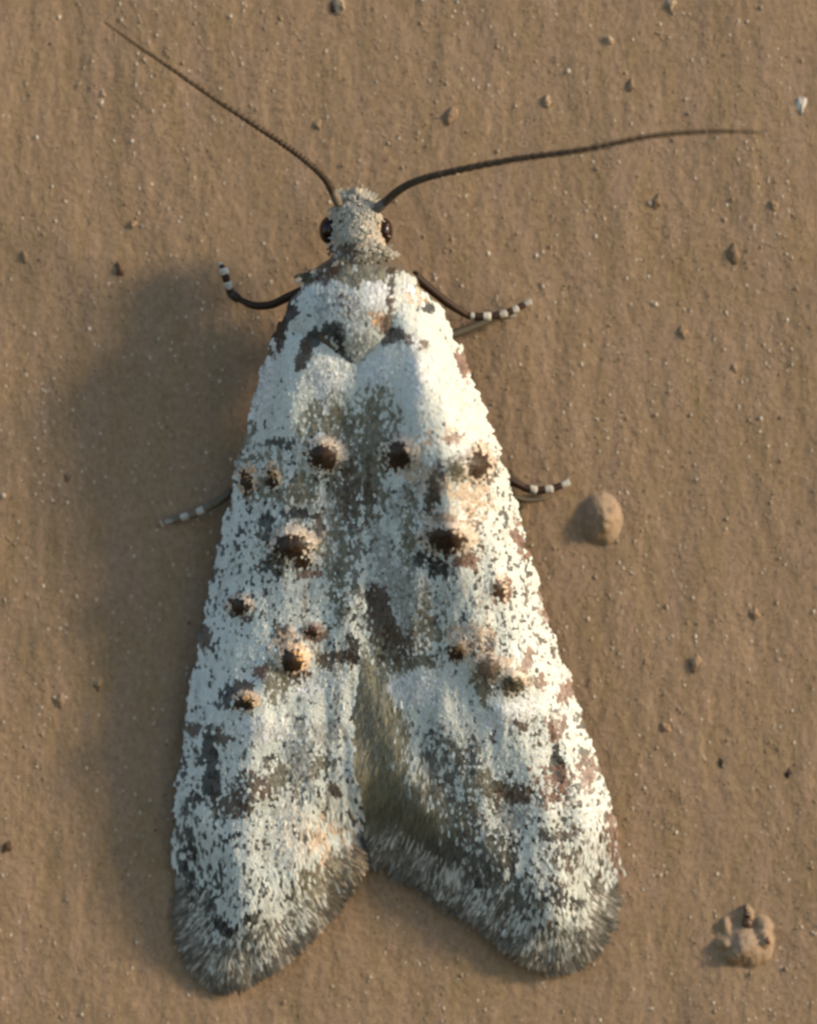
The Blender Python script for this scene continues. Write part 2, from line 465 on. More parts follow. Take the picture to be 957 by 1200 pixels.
# ---- wing pattern -------------------------------------------------
# (u, v, ru, rv, turn in degrees, colour, density)
PATTERN_L = [
    (385, 500, 38, 46, 0, OLIVE * 1.2, 0.55), (402, 540, 22, 70, 0, OLIVE, 0.65), (408, 575, 16, 50, 0, BROWN, 0.5), (415, 640, 8, 80, 0, DGREY, 0.6), (372, 620, 30, 60, 0, GREY, 0.35), (395, 660, 16, 70, 0, OLIVE, 0.55), (350, 570, 26, 16, -35, OLIVE, 0.6), (310, 575, 34, 14, -8, OLIVE, 0.55), (305, 540, 34, 24, 0, OLIVE, 0.30),
    (288, 500, 12, 40, 15, OLIVE, 0.45), (345, 600, 32, 6, -6, BLACK, 0.7), (312, 620, 9, 22, 0, BLACK, 0.6), (318, 660, 14, 16, 0, BLACK, 0.55), (362, 672, 18, 6, 0, RUST, 0.8), (375, 612, 8, 16, -20, BROWN, 0.6), (342, 640, 40, 32, 0, OLIVE, 0.5), (330, 515, 22, 8, -15, BLACK, 0.4),
    (283, 708, 18, 14, 0, BROWN, 0.75), (366, 738, 16, 11, 0, RUST, 0.75), (330, 745, 10, 20, -30, BROWN, 0.7), (390, 768, 26, 10, 0, BROWN, 0.75), (408, 760, 8, 18, 0, BLACK, 0.7), (345, 785, 18, 14, 0, BROWN, 0.75), (322, 795, 18, 28, -10, OLIVE, 0.65), (304, 785, 6, 9, 20, RUST, 0.9), (284, 806, 12, 12, 0, BROWN, 0.8), (262, 815, 10, 22, 20, BLACK, 0.45), (340, 760, 30, 26, 0, TAN, 0.45),
    (247, 908, 10, 30, 0, BLACK, 1.5), (240, 870, 9, 22, 15, BLACK, 0.75), (224, 850, 16, 7, 20, BROWN, 0.85), (236, 745, 12, 10, 0, BROWN, 0.85), (225, 940, 14, 10, 0, BLACK, 0.55), (268, 938, 22, 20, 0, BROWN, 0.75), (300, 920, 30, 16, 15, BROWN, 0.65), (330, 905, 26, 22, 0, OLIVE, 0.55), (258, 862, 12, 10, 0, BROWN, 0.6), (372, 895, 16, 16, 0, OLIVE, 0.5), (392, 925, 8, 12, 0, BROWN, 0.85), (350, 880, 20, 40, 0, GREY, 0.4), (385, 850, 20, 20, 0, GREY, 0.35), (355, 975, 14, 8, 0, BROWN, 0.7), (295, 1075, 12, 8, 0, BLACK, 0.7), (262, 1085, 24, 10, 10, BLACK, 0.55), (218, 1020, 10, 40, 0, BLACK, 0.45), (240, 1060, 14, 24, -20, BLACK, 0.45), (390, 990, 40, 40, 0, TAN, 0.35), (380, 1030, 50, 30, -40, OLIVE, 0.55), (250, 1120, 60, 24, 20, DGREY, 0.55), (310, 1100, 50, 20, -35, DGREY, 0.45),
    (364, 393, 22, 9, -35, BLACK, 1.3), (352, 412, 8, 22, 10, BROWN, 1.3), (388, 378, 14, 12, 0, BLACK, 1.3), (396, 404, 7, 22, -28, BLACK, 1.1), (340, 363, 9, 8, 0, BLACK, 1.5), (333, 365, 9, 44, 24, BROWN * 0.6, 1.4), (317, 405, 8, 34, 22, BROWN * 0.6, 1.4), (305, 852, 34, 14, 5, SNOW, 1.3), (372, 800, 30, 16, 0, SNOW, 0.6), (340, 975, 22, 50, 0, CREAM, 0.5), (305, 450, 14, 50, 12, SNOW, 0.6), (380, 435, 24, 30, 0, SNOW, 0.6)]
PATTERN_R = [
    (440, 495, 32, 48, 0, OLIVE * 1.2, 0.6), (432, 545, 22, 70, 0, OLIVE, 0.70), (428, 590, 10, 60, 0, BROWN, 0.55), (475, 640, 12, 90, 3, OLIVE, 0.55), (440, 640, 14, 50, 0, GREY, 0.45), (500, 560, 40, 16, 30, TAN, 0.65), (510, 510, 40, 12, -15, TAN, 0.35), (535, 548, 22, 22, 0, OLIVE, 0.70), (562, 545, 20, 24, 0, BROWN, 0.65), (550, 585, 24, 30, 0, TAN, 0.55), (505, 575, 10, 40, 15, BROWN, 0.55), (520, 605, 30, 12, 0, TAN, 0.8), (505, 600, 10, 30, 0, BROWN, 0.4), (495, 655, 14, 14, 0, BLACK, 0.6), (510, 665, 20, 8, 15, BLACK, 0.55), (545, 655, 22, 12, -25, RUST, 0.55), (525, 635, 38, 26, 0, BROWN, 0.35), (555, 620, 10, 26, -20, BROWN, 0.55), (530, 512, 12, 6, 0, RUST, 0.7),
    (586, 690, 14, 18, 0, RUST, 0.75), (610, 640, 9, 40, -14, RUST, 0.35), (637, 705, 8, 22, -15, RUST, 0.8), (545, 700, 40, 20, 0, GREY, 0.3), (470, 700, 30, 60, -10, GREY, 0.55), (445, 720, 20, 40, -15, BROWN, 0.85), (460, 755, 26, 26, 0, BROWN, 0.75), (490, 778, 22, 9, 10, OLIVE, 0.85), (500, 730, 26, 40, 0, OLIVE, 0.45), (533, 762, 12, 13, 0, BLACK, 0.85), (548, 745, 34, 20, 15, TAN, 0.6), (575, 780, 34, 20, 30, TAN, 0.65), (570, 760, 30, 24, 0, BROWN, 0.3), (604, 800, 20, 12, -20, OLIVE, 0.85), (565, 805, 10, 22, -20, OLIVE, 0.6), (616, 772, 7, 16, 0, RUST, 0.7), (633, 797, 9, 12, 0, RUST, 0.75), (661, 812, 8, 12, 0, RUST, 0.75), (649, 850, 12, 20, 0, RUST, 0.55), (651, 895, 8, 22, -8, BLACK, 1.5), (645, 920, 26, 30, 0, RUST, 0.40), (686, 900, 12, 24, 0, RUST, 0.45), (720, 985, 11, 50, -6, RUST, 0.7), (612, 845, 14, 16, 0, BROWN, 0.4),
    (440, 880, 34, 130, 0, OLIVE * 1.45, 0.9), (455, 960, 44, 70, -20, OLIVE * 1.35, 0.9), (475, 985, 50, 40, 25, OLIVE, 0.85), (512, 955, 50, 46, 0, OLIVE, 0.7), (508, 995, 34, 18, 30, DGREY, 0.7), (600, 930, 34, 18, 0, BROWN, 0.75), (560, 920, 26, 22, 0, OLIVE, 0.55), (548, 885, 22, 24, 0, DGREY, 0.45), (515, 890, 26, 40, 0, DGREY, 0.5), (597, 985, 12, 40, 0, BLACK, 0.45), (560, 1000, 40, 40, 0, DGREY, 0.45), (585, 1040, 60, 26, 38, DGREY, 0.6), (655, 1048, 28, 12, 20, BLACK, 0.45), (700, 1060, 14, 34, -10, DGREY, 0.6), (660, 1105, 70, 24, -8, DGREY, 0.5), (700, 1000, 8, 40, 0, BROWN, 0.3), (660, 1000, 26, 40, 0, BROWN, 0.28), (600, 955, 20, 18, 0, GREY, 0.4),
    (461, 394, 14, 10, 0, BROWN * 0.7, 1.4), (484, 399, 14, 8, 10, BROWN, 1.2), (495, 359, 10, 9, 0, BLACK, 1.5), (455, 360, 3, 36, 0, BLACK, 0.9), (436, 380, 8, 16, 30, DGREY, 0.5), (542, 425, 6, 20, -20, RUST, 0.7), (598, 833, 36, 13, -14, SNOW, 1.4), (482, 805, 34, 20, 10, SNOW, 0.85), (440, 430, 22, 30, 0, SNOW, 0.5), (490, 430, 14, 40, -12, SNOW, 0.6), (690, 960, 16, 50, 0, SNOW, 0.35)]

def unit_noise(u, v, seed):
    """blotchy noise stretched to an even 0..1"""
    f = fbm(u, v, seed, 2) / 0.62
    return np.clip(0.5 + 0.85 * f, 0, 1)

def blend(c, k, w):
    return c * (1 - w[:, None]) + k * w[:, None]

def paint(u, v, pattern, speck, base=WHITE, mottle=0.0):
    """scale colours: pale ground, grey streaks, dark pepper, then the markings as denser pepper"""
    n = len(u)
    wu = u + 10 * fbm(u / 14, v / 20, 5, 3); wv = v + 12 * fbm(u / 16, v / 22, 8, 3)
    c = np.tile(base, (n, 1)) * rng.uniform(0.90, 1.06, (n, 1))
    c = blend(c, CREAM, 0.5 * (rng.random(n) < 0.12))
    g = unit_noise(u / 6, v / 24, 44)
    c = blend(c, GREY * 1.15, np.clip((0.48 + 0.12 * smooth(v, 470, 560)) * smooth(g, 0.38, 0.95) * rng.uniform(0.3, 1, n), 0, 1))
    g = unit_noise(u / 7, v / 24, 144)
    w = mottle * smooth(g, 0.35, 0.75) * rng.uniform(0.2, 1.3, n)
    c = blend(c, np.where(rng.random((n, 1)) < 0.6, OLIVE * 1.3, GREY * 0.8), np.clip(w, 0, 0.9))
    dens = np.clip(speck, 0, 1)
    f = np.maximum(vnoise(u / 2.7, v / 4.6, 14), vnoise(u / 4.6 + 40, v / 8, 15) - 0.10) + rng.uniform(-0.03, 0.03, n)
    w = smooth(f, 0.95 - dens, 1.03 - dens) * (0.85 + 0.15 * vnoise(u / 14, v / 14, 19))
    dk = np.where((unit_noise(u / 30, v / 30, 71) < 0.62 - 0.5 * smooth(u, 540, 640))[:, None], BLACK * 1.1, BROWN * 0.9)
    c = blend(c, dk, 0.97 * w)
    for k, (bu, bv, ru, rv, tw, colr, p) in enumerate(pattern):
        if ru * rv > 420 and p < 0.84:
            p = p * 0.74
        a = math.radians(tw); du, dv = wu - bu, wv - bv
        x = (du * math.cos(a) + dv * math.sin(a)) / ru; y = (-du * math.sin(a) + dv * math.cos(a)) / rv
        q = 1 - smooth(np.sqrt(x * x + y * y), 0.3, 1.35)
        f = 0.82 * unit_noise(u / 2.9 + k * 3.7, v / 5.2, 300 + k) + 0.18 * rng.random(n)
        w = smooth(p * q * 1.1 - f, -0.05, 0.09) * smooth(q, 0.04, 0.15) * (0.9 + 0.1 * vnoise(u / 9, v / 13, 23 + k))
        c = blend(c, colr * rng.uniform(0.6, 1.5, (n, 1)), 0.95 * w)
    return c

def wing_flow(u, v, side, termen):
    ou = 400 if side < 0 else 432
    ang = np.arctan2(v - 150, u - ou)
    d = seg_dist(u, v, termen)
    tgt = np.where(v > 0, math.radians(62), 0) if side < 0 else np.full(len(u), math.radians(116))
    # round the tip the fringe fans outwards
    tipc = (275, 1040) if side < 0 else (650, 1030)
    fan = np.arctan2(v - tipc[1], u - tipc[0])
    near = 1 - smooth(np.hypot(u - tipc[0], v - tipc[1]), 90, 190)
    near = near * smooth(v, tipc[1] - 40, tipc[1] + 50)
    tgt = tgt * (1 - near) + np.clip(fan, 0.5, 2.64) * near
    w = 0.6 * (1 - smooth(d, 15, 130))
    return ang * (1 - w) + tgt * w

def outline(side):
    c, i = (L_COSTA, L_INNER) if side < 0 else (R_COSTA, R_INNER)
    return [(u, v) for v, u in c] + [(u, v) for v, u in reversed(i)]

def dress_wing(side, H, wing):
    termen = L_TERMEN if side < 0 else R_TERMEN
    patt = PATTERN_L if side < 0 else PATTERN_R
    poly = outline(side)
    for layer, (su, sv, ln, wd, lf) in enumerate([(2.2, 3.4, 7, 4.0, 0.3), (1.6, 2.5, 5.0, 2.4, 0.45)]):
        u, v = jitter_grid(190, 740, 318, 1170, su, sv)
        k = inside(u + 7 * fbm(u / 9, v / 12, 61, 2) - (3 if side < 0 else -3), v, poly)
        u, v = u[k], v[k]
        d = seg_dist(u, v, termen)
        k = d > 20
        u, v, d = u[k], v[k], d[k]
        ang = wing_flow(u, v, side, termen) + rng.normal(0, 0.16, len(u))
        zone = vnoise(u / 60, v / 80, 201)
        speck = 0.07 + 0.075 * smooth(v, 480, 560) + 0.10 * smooth(v, 830, 900) * zone + 0.08 * zone * smooth(v, 500, 600) - 0.08 * smooth(v, 770, 790) * (1 - smooth(v, 820, 850)) + 0.06 * (1 - smooth(seg_dist(u, v, [(b, a) for a, b in (L_COSTA if side < 0 else R_COSTA)]), 10, 50)) * smooth(v, 480, 560)
        L = ln * rng.uniform(0.85, 1.15, len(u)) * (1 + 0.6 * (1 - smooth(d, 40, 120)))
        W = wd * rng.uniform(0.75, 1.2, len(u)) * (1 - 0.35 * (1 - smooth(d, 40, 120)))
        hairy = np.zeros(len(u))
        if side > 0:
            hairy = (1 - smooth(np.abs((u - 440) - 0.25 * (v - 850)), 30, 70)) * smooth(v, 770, 820)
            L = L * (1 + 0.9 * hairy); W = W * (1 - 0.5 * hairy)
            ang = ang + hairy * 0.12
        mot = 0.85 * smooth(v, 470, 540) * (0.3 + 0.7 * (1 - smooth(np.abs(u - 417), 50, 140)))
        c = paint(u + 0.6 * L * np.cos(ang), v + 0.6 * L * np.sin(ang), patt, speck, WHITE, mot)
        lift = lf * rng.uniform(0.3, 1.6, len(u)) + (rng.random(len(u)) < 0.05) * rng.uniform(0, 1.6, len(u))
        scales('wing_scales', wing, u, v, ang, L, W, lift, H, c)
    # fringe: long narrow scales along the outer margin, in several rows
    pts = catmull(termen, 60)
    seg = np.hypot(*np.diff(pts, axis=0).T); s = np.concatenate([[0], np.cumsum(seg)])
    us, vs, cs, an, ls, lw = [], [], [], [], [], []
    for row, (inset, dens, ln) in enumerate([(48, 1.0, 24), (40, 0.9, 24), (32, 0.8, 23), (25, 0.7, 21), (18, 0.6, 18)]):
        m = int(s[-1] / dens)
        q = rng.uniform(0, s[-1], m)
        pu = np.interp(q, s, pts[:, 0]); pv = np.interp(q, s, pts[:, 1])
        tu = np.interp(q + 4, s, pts[:, 0]) - np.interp(q - 4, s, pts[:, 0]); tv = np.interp(q + 4, s, pts[:, 1]) - np.interp(q - 4, s, pts[:, 1])
        nl = np.hypot(tu, tv) + 1e-6
        nu, nv = tv / nl, -tu / nl
        cen = (300, 1000) if side < 0 else (620, 990)
        flip = np.sign(nu * (pu - cen[0]) + nv * (pv - cen[1])); nu *= flip; nv *= flip
        jit = rng.uniform(-4, 4, m)
        pu = pu - nu * (inset + jit); pv = pv - nv * (inset + jit)
        a_out = np.arctan2(nv, nu)
        a_flow = wing_flow(pu, pv, side, termen)
        a = 0.45 * a_out + 0.55 * a_flow + rng.normal(0, 0.09, m)
        us.append(pu); vs.append(pv); an.append(a)
        ls.append(ln * rng.uniform(0.8, 1.05, m)); lw.append(rng.uniform(1.2, 2.5, m))
        tone = rng.random((m, 1))
        streak = fbm(q / 9, q * 0 + row, 90 + side, 2)[:, None]
        light = np.array([[0.62, 0.60, 0.52]]) if row < 3 else np.array([[0.46, 0.43, 0.36]])
        dark = np.array([[0.12, 0.105, 0.08]])
        mix = tone * 0.8 + streak * 0.35 + (0.24, 0.16, 0.08, -0.02, -0.10)[row]
        c = np.where(mix > 0.62, light, np.where(mix > 0.38, 0.5 * (light * 0.8 + dark), dark)) * rng.uniform(0.8, 1.2, (m, 1))
        warm = (smooth(pu, 340, 420) if side < 0 else smooth(pu, 560, 440) * 0)[:, None] if side < 0 else np.zeros((m, 1))
        c = c * (1 - warm) + c * np.array([[1.18, 1.0, 0.80]]) * warm
        cs.append(c)
    u = np.concatenate(us); v = np.concatenate(vs)
    scales('fringe', wing, u, v, np.concatenate(an), np.concatenate(ls), np.concatenate(lw), rng.uniform(0.1, 0.8, len(u)), H, np.vstack(cs))

# ---- raised scale tufts: brown scales, shade painted in darker, sunlit crest painted upper right
def tuft(wing, H, u0, v0, ru, rv, hgt, crest, dark=BROWN, n=90):
    a = rng.uniform(0, 2 * math.pi, n); r = np.clip(np.abs(rng.normal(0, 0.62, n)), 0, 1.5)
    wob = 1 + 0.35 * (vnoise(np.cos(a) * 1.5 + u0, np.sin(a) * 1.5 + v0, 7) - 0.5) * 2
    u = u0 + ru * r * wob * np.cos(a); v = v0 + rv * r * wob * np.sin(a)
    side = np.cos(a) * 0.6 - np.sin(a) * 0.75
    gold = crest[2] < 0.28                                  # copper-gold tufts carry the painted glint over half their width
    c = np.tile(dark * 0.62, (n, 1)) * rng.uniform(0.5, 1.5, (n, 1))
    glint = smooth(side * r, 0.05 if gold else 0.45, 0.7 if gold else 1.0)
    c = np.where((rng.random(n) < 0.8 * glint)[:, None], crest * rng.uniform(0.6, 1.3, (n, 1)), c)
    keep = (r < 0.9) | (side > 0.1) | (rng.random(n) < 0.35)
    u, v, a, r, c = u[keep], v[keep], a[keep], r[keep], c[keep]; n = len(u)
    nr = int(0.75 * n)                                      # pale rim scales, painted as rim light, thickest upper right
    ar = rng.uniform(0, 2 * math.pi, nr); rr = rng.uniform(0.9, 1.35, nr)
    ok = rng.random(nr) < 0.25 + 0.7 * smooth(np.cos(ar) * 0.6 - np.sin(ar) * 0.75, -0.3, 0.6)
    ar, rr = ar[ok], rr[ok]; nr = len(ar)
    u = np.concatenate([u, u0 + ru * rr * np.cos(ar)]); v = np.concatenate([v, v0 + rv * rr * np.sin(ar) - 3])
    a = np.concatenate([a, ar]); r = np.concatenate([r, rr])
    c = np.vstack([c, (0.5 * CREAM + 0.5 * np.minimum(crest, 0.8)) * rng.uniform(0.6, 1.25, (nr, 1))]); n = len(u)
    ang = np.full(n, math.radians(95)) + rng.normal(0, 0.35, n) + 0.6 * np.cos(a)
    ln = rng.uniform(4.5, 8, n); w = rng.uniform(2.4, 3.8, n)
    lift = 0.07 * hgt * rng.uniform(0.2, 1.2, n)
    dome = lambda uu, vv: H(uu, vv) + 0.10 * hgt * np.clip(1 - ((uu - u0) / (1.2 * ru)) ** 2 - ((vv - v0) / (1.2 * rv)) ** 2, 0, 1)
    o = scales('scale_tuft', wing, u, v, ang, ln, w, lift, dome, np.clip(c, 0, 0.85), M_tuft)
    del o['kind']
    return o

wing_l = wing_mesh('forewing', -1, H_L)
wing_r = wing_mesh('forewing', 1, H_R)
dress_wing(1, H_R, wing_r)
dress_wing(-1, H_L, wing_l)
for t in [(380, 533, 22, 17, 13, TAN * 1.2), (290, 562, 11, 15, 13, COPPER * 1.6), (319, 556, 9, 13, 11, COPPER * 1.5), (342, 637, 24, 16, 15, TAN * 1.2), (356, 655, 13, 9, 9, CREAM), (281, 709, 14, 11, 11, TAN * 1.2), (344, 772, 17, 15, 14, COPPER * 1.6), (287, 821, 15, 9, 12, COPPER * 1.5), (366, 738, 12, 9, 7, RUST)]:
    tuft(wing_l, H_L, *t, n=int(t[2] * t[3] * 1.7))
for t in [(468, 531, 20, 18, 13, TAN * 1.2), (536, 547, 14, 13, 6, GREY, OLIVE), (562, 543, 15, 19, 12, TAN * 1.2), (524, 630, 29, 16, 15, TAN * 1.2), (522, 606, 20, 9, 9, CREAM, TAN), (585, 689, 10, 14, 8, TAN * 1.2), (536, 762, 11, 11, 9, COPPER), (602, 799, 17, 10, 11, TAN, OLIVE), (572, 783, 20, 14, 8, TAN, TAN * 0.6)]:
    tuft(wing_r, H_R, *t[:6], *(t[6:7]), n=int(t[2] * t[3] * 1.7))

# ---- hindwings: only their hairy margin shows under the forewings' notch
def hindwing(side):
    pts = [(418, 700), (395 if side < 0 else 445, 800), (360 if side < 0 else 490, 900), (370 if side < 0 else 500, 985), (420 if side < 0 else 450, 1006), (425, 960), (423, 820)]
    pts = catmull(pts + [pts[0]], 8)[:-1]
    cu, cv = pts.mean(0)
    vs = [place(cu, cv, 9)] + [place(p[0], p[1], 7) for p in pts] + [place(cu, cv, 7)] + [place(p[0], p[1], 5) for p in pts]
    n = len(pts); F = []
    for i in range(n):
        j = (i + 1) % n
        F += [(0, 1 + i, 1 + j), (n + 1, n + 2 + j, n + 2 + i), (1 + i, n + 2 + i, n + 2 + j, 1 + j)]
    o = link_mesh('hindwing', np.array(vs), F, M_membrane, moth, np.tile([0.16, 0.145, 0.11], (len(vs), 1)))
    m = 520
    u = rng.uniform(395, 452, m) if side < 0 else rng.uniform(430, 560, m)
    v = (985 - 0.2 * (u - 395) + rng.uniform(-14, 14, m)) if side < 0 else (968 + 0.62 * (u - 430) + rng.uniform(-14, 10, m))
    ang = np.radians(rng.normal(75 if side < 0 else 115, 10, m))
    c = np.where(rng.random((m, 1)) < 0.3, [[0.20, 0.18, 0.145]], [[0.11, 0.098, 0.078]]) * rng.uniform(0.8, 1.2, (m, 1))
    scales('fringe', o, u, v, ang, rng.uniform(22, 36, m), rng.uniform(1.2, 2.4, m), rng.uniform(0, 2, m), lambda a, b: 6 + 0 * a, c)
    return o
hindwing(-1); hindwing(1)

# ---- body: head, thorax and abdomen in one skin
BODY = [  # v, centre u, half width, centre height, half height
    (227, 417, 6, 78, 6), (232, 418, 19, 78, 14), (240, 419, 26, 78, 19), (252, 419, 27, 78, 23), (268, 419, 27, 79, 25), (284, 421, 30, 80, 24), (296, 423, 33, 80, 22), (304, 423, 38, 80, 23), (312, 423, 50, 80, 28), (324, 423, 64, 81, 34), (345, 423, 70, 83, 41), (370, 421, 68, 84, 44), (395, 418, 60, 82, 42), (420, 417, 52, 76, 32), (460, 417, 50, 68, 28), (560, 417, 48, 52, 27), (700, 417, 42, 38, 24), (820, 417, 32, 28, 18), (900, 418, 18, 22, 10), (930, 418, 3, 20, 3)]
bp = catmull(BODY, 5)
seg = 36
vs = []; cs = []
for (v, cu, hw, zc, hh) in bp:
    for k in range(seg):
        a = 2 * math.pi * k / seg
        vs.append(place(cu + hw * math.cos(a), v, zc + hh * math.sin(a)))
        cs.append(np.array([0.16, 0.125, 0.085]) if v > 300 else np.array([0.24, 0.21, 0.15]))
F = grid_faces(len(bp), seg, True)
F.append(tuple(range(seg))[::-1]); F.append(tuple((len(bp) - 1) * seg + k for k in range(seg)))
body = link_mesh('body', np.array(vs), [f[::-1] for f in F], M_body, moth, np.array(cs))

def body_h(u, v):
    v = np.asarray(v, float)
    cu = np.interp(v, bp[:, 0], bp[:, 1]); hw = np.interp(v, bp[:, 0], bp[:, 2]); zc = np.interp(v, bp[:, 0], bp[:, 3]); hh = np.interp(v, bp[:, 0], bp[:, 4])
    x = np.clip((u - cu) / hw, -0.999, 0.999)
    return zc + hh * np.sqrt(1 - x * x)

PATTERN_T = [(389, 383, 12, 11, 0, BLACK, 1.5), (399, 404, 6, 20, -25, BLACK, 1.4), (403, 352, 14, 16, 0, BROWN, 0.45), (437, 364, 14, 9, 20, COPPER, 0.55), (447, 372, 8, 9, 0, RUST, 0.5), (416, 313, 60, 9, 0, OLIVE, 1.0), (376, 318, 32, 10, -25, BROWN, 1.1), (455, 345, 5, 44, 0, BROWN * 0.7, 1.5), (420, 355, 30, 40, 0, GREY, 0.3), (372, 345, 10, 30, 0, GREY, 0.5), (440, 335, 18, 18, 0, SNOW, 0.5), (416, 405, 18, 24, 0, GREY, 0.35)]
# thorax coat: a shield that ends in a point between the wings
TH = [(352, 322), (380, 311), (423, 308), (466, 312), (490, 326), (480, 350), (462, 380), (440, 405), (417, 428), (398, 407), (378, 386), (364, 366), (356, 345)]
for su, sv, ln, wd, lf in [(2.4, 4.0, 9.5, 4.2, 0.6), (2.0, 3.2, 7.5, 2.8, 1.2)]:
    u, v = jitter_grid(340, 500, 306, 430, su, sv)
    k = inside(u, v, TH); u, v = u[k], v[k]
    c = paint(u, v, PATTERN_T, 0.09, WHITE * 0.88)
    ang = np.arctan2(120 + 0 * v, (418 - u) * 0.7) + rng.normal(0, 0.25, len(u))
    scales('scale_coat', body, u, v, ang, ln * rng.uniform(0.7, 1.2, len(u)), wd * rng.uniform(0.8, 1.2, len(u)), lf * rng.uniform(0.4, 1.6, len(u)), lambda a, b: body_h(a, b) + 2, c)
# head coat: rough upright grey-white scales
HD = [(396, 228), (410, 226), (428, 228), (441, 236), (447, 252), (449, 280), (460, 296), (440, 303), (400, 303), (386, 298), (390, 280), (390, 262), (388, 246)]
for su, sv, ln, wd, lf in [(2.6, 3.6, 9, 3.4, 1.4), (2.3, 3.2, 8, 2.6, 2.6)]:
    u, v = jitter_grid(380, 466, 222, 304, su, sv)
    k = inside(u, v, HD); u, v = u[k], v[k]
    c = paint(u, v, [(405, 290, 20, 12, 0, BROWN, 0.35), (440, 272, 18, 20, 0, TAN, 0.25), (422, 300, 44, 5, 0, OLIVE, 0.7)], 0.12, np.array([0.50, 0.455, 0.355]))
    ang = np.where(v < 236, np.arctan2(v - 262, u - 420), math.radians(90) + rng.normal(0, 0.9, len(u)))
    scales('scale_coat', body, u, v, ang, ln * rng.uniform(0.6, 1.2, len(u)), wd * rng.uniform(0.7, 1.2, len(u)), lf * rng.uniform(0.2, 1.6, len(u)), lambda a, b: body_h(a, b) + 1, c)

# ---- tegulae (shoulder covers)
def tegula(side):
    cu, cv, ru, rv = (368, 364, 27, 36) if side < 0 else (478, 363, 26, 35)
    tilt = math.radians(20 * -side)
    def Ht(u, v):
        du, dv = u - cu, v - cv
        x = (du * math.cos(tilt) + dv * math.sin(tilt)) / ru; y = (-du * math.sin(tilt) + dv * math.cos(tilt)) / rv
        rr = np.clip(x * x + y * y, 0, 1)
        return 103 + 11 * np.sqrt(1 - rr * 0.96) - side * (du) * 0.45
    vs, cs = [], []
    R, S = 9, 28
    for i in range(R):
        for k in range(S):
            a = 2 * math.pi * k / S; r = math.sin((i + 0.02) / (R - 1) * math.pi / 2) * 0.98
            x, y = r * ru * math.cos(a), r * rv * math.sin(a)
            u = cu + x * math.cos(tilt) - y * math.sin(tilt); v = cv + x * math.sin(tilt) + y * math.cos(tilt)
            vs.append(place(u, v, float(Ht(np.array(u), np.array(v))) - 1)); cs.append([0.3, 0.29, 0.26])
    f = grid_faces(R, S, True)
    o = link_mesh('tegula', np.array(vs), f, M_membrane, moth, np.array(cs))
    u, v = jitter_grid(cu - 50, cu + 50, cv - 50, cv + 50, 2.0, 3.2)
    du, dv = u - cu, v - cv
    x = (du * math.cos(tilt) + dv * math.sin(tilt)) / ru; y = (-du * math.sin(tilt) + dv * math.cos(tilt)) / rv
    k = x * x + y * y < 0.98; u, v = u[k], v[k]
    pat = [(340, 363, 9, 8, 0, BLACK, 1.5), (388, 376, 12, 13, 0, BLACK, 1.5), (366, 391, 22, 9, -32, BLACK, 1.5), (351, 406, 8, 16, 12, BROWN * 0.6, 1.4), (384, 340, 8, 30, 0, GREY, 0.5), (350, 330, 8, 20, 20, DGREY, 0.5)] if side < 0 else \
          [(495, 359, 10, 9, 0, BLACK, 1.5), (462, 388, 14, 10, 0, BROWN * 0.7, 1.4), (484, 395, 16, 7, 10, BROWN, 1.1), (455, 352, 6, 44, 0, BROWN * 0.7, 1.5), (478, 340, 22, 20, 0, SNOW, 0.5), (488, 345, 20, 20, 0, TAN, 0.22)]
    c = paint(u, v, pat, 0.10, WHITE * 0.93)
    ang = np.radians(92 + 10 * -side) + rng.normal(0, 0.22, len(u))
    scales('scale_coat', o, u, v, ang, 8 * rng.uniform(0.7, 1.2, len(u)), 3.0 * rng.uniform(0.8, 1.2, len(u)), 0.9 * rng.uniform(0.4, 1.6, len(u)), Ht, c)
tegula(-1); tegula(1)

# ---- eyes
for (eu, ev, ru, rv, ez) in [(384, 270, 10, 16, 70), (450, 271, 10, 16, 71)]:
    vs = []
    R, S = 14, 24
    for i in range(R):
        t = math.pi * i / (R - 1)
        for k in range(S):
            a = 2 * math.pi * k / S
            vs.append(place(eu + ru * math.sin(t) * math.cos(a), ev + rv * math.sin(t) * math.sin(a), ez + 16 * math.cos(t)))
    link_mesh('compound_eye', np.array(vs), grid_faces(R, S, True), M_eye, moth, np.tile([0.028, 0.011, 0.007], (len(vs), 1)))

# ---- tubes for antennae and legs
def tube(name, pts, rads, color_fn, parent, material, n=8, sides=12, bead=0.0, beads=0):
    """pts: (u, v, h); rads: radius px at each point"""
    p = catmull([(*q, r) for q, r in zip(pts, rads)], n)
    c, r = p[:, :3], p[:, 3]
    m = len(c)
    if bead:
        s = np.linspace(0, beads, m)
        r = r * (1 + bead * (np.abs(np.sin(s * math.pi)) - 0.6))
    t = np.gradient(c, axis=0); t /= np.linalg.norm(t, axis=1)[:, None]
    up = np.array([0, 0, 1.0])
    a = np.cross(t, up); a /= np.linalg.norm(a, axis=1)[:, None] + 1e-9
    b = np.cross(a, t)
    vs, cs = [], []
    for i in range(m):
        for k in range(sides):
            th = 2 * math.pi * k / sides
            q = c[i] + r[i] * (math.cos(th) * a[i] + math.sin(th) * b[i])
            vs.append(place(q[0], q[1], max(q[2], 0.5)))
            cs.append(color_fn(i / (m - 1) + 0.10 * (vnoise(th * 2.1 + pts[0][0], i * 0.7 + pts[0][1], 5) - 0.5)))
    F = grid_faces(m, sides, True)
    F.append(tuple(range(sides))[::-1]); F.append(tuple((m - 1) * sides + k for k in range(sides)))
    return link_mesh(name, np.array(vs), F, material, parent, np.clip(np.array(cs), 0, 0.9))

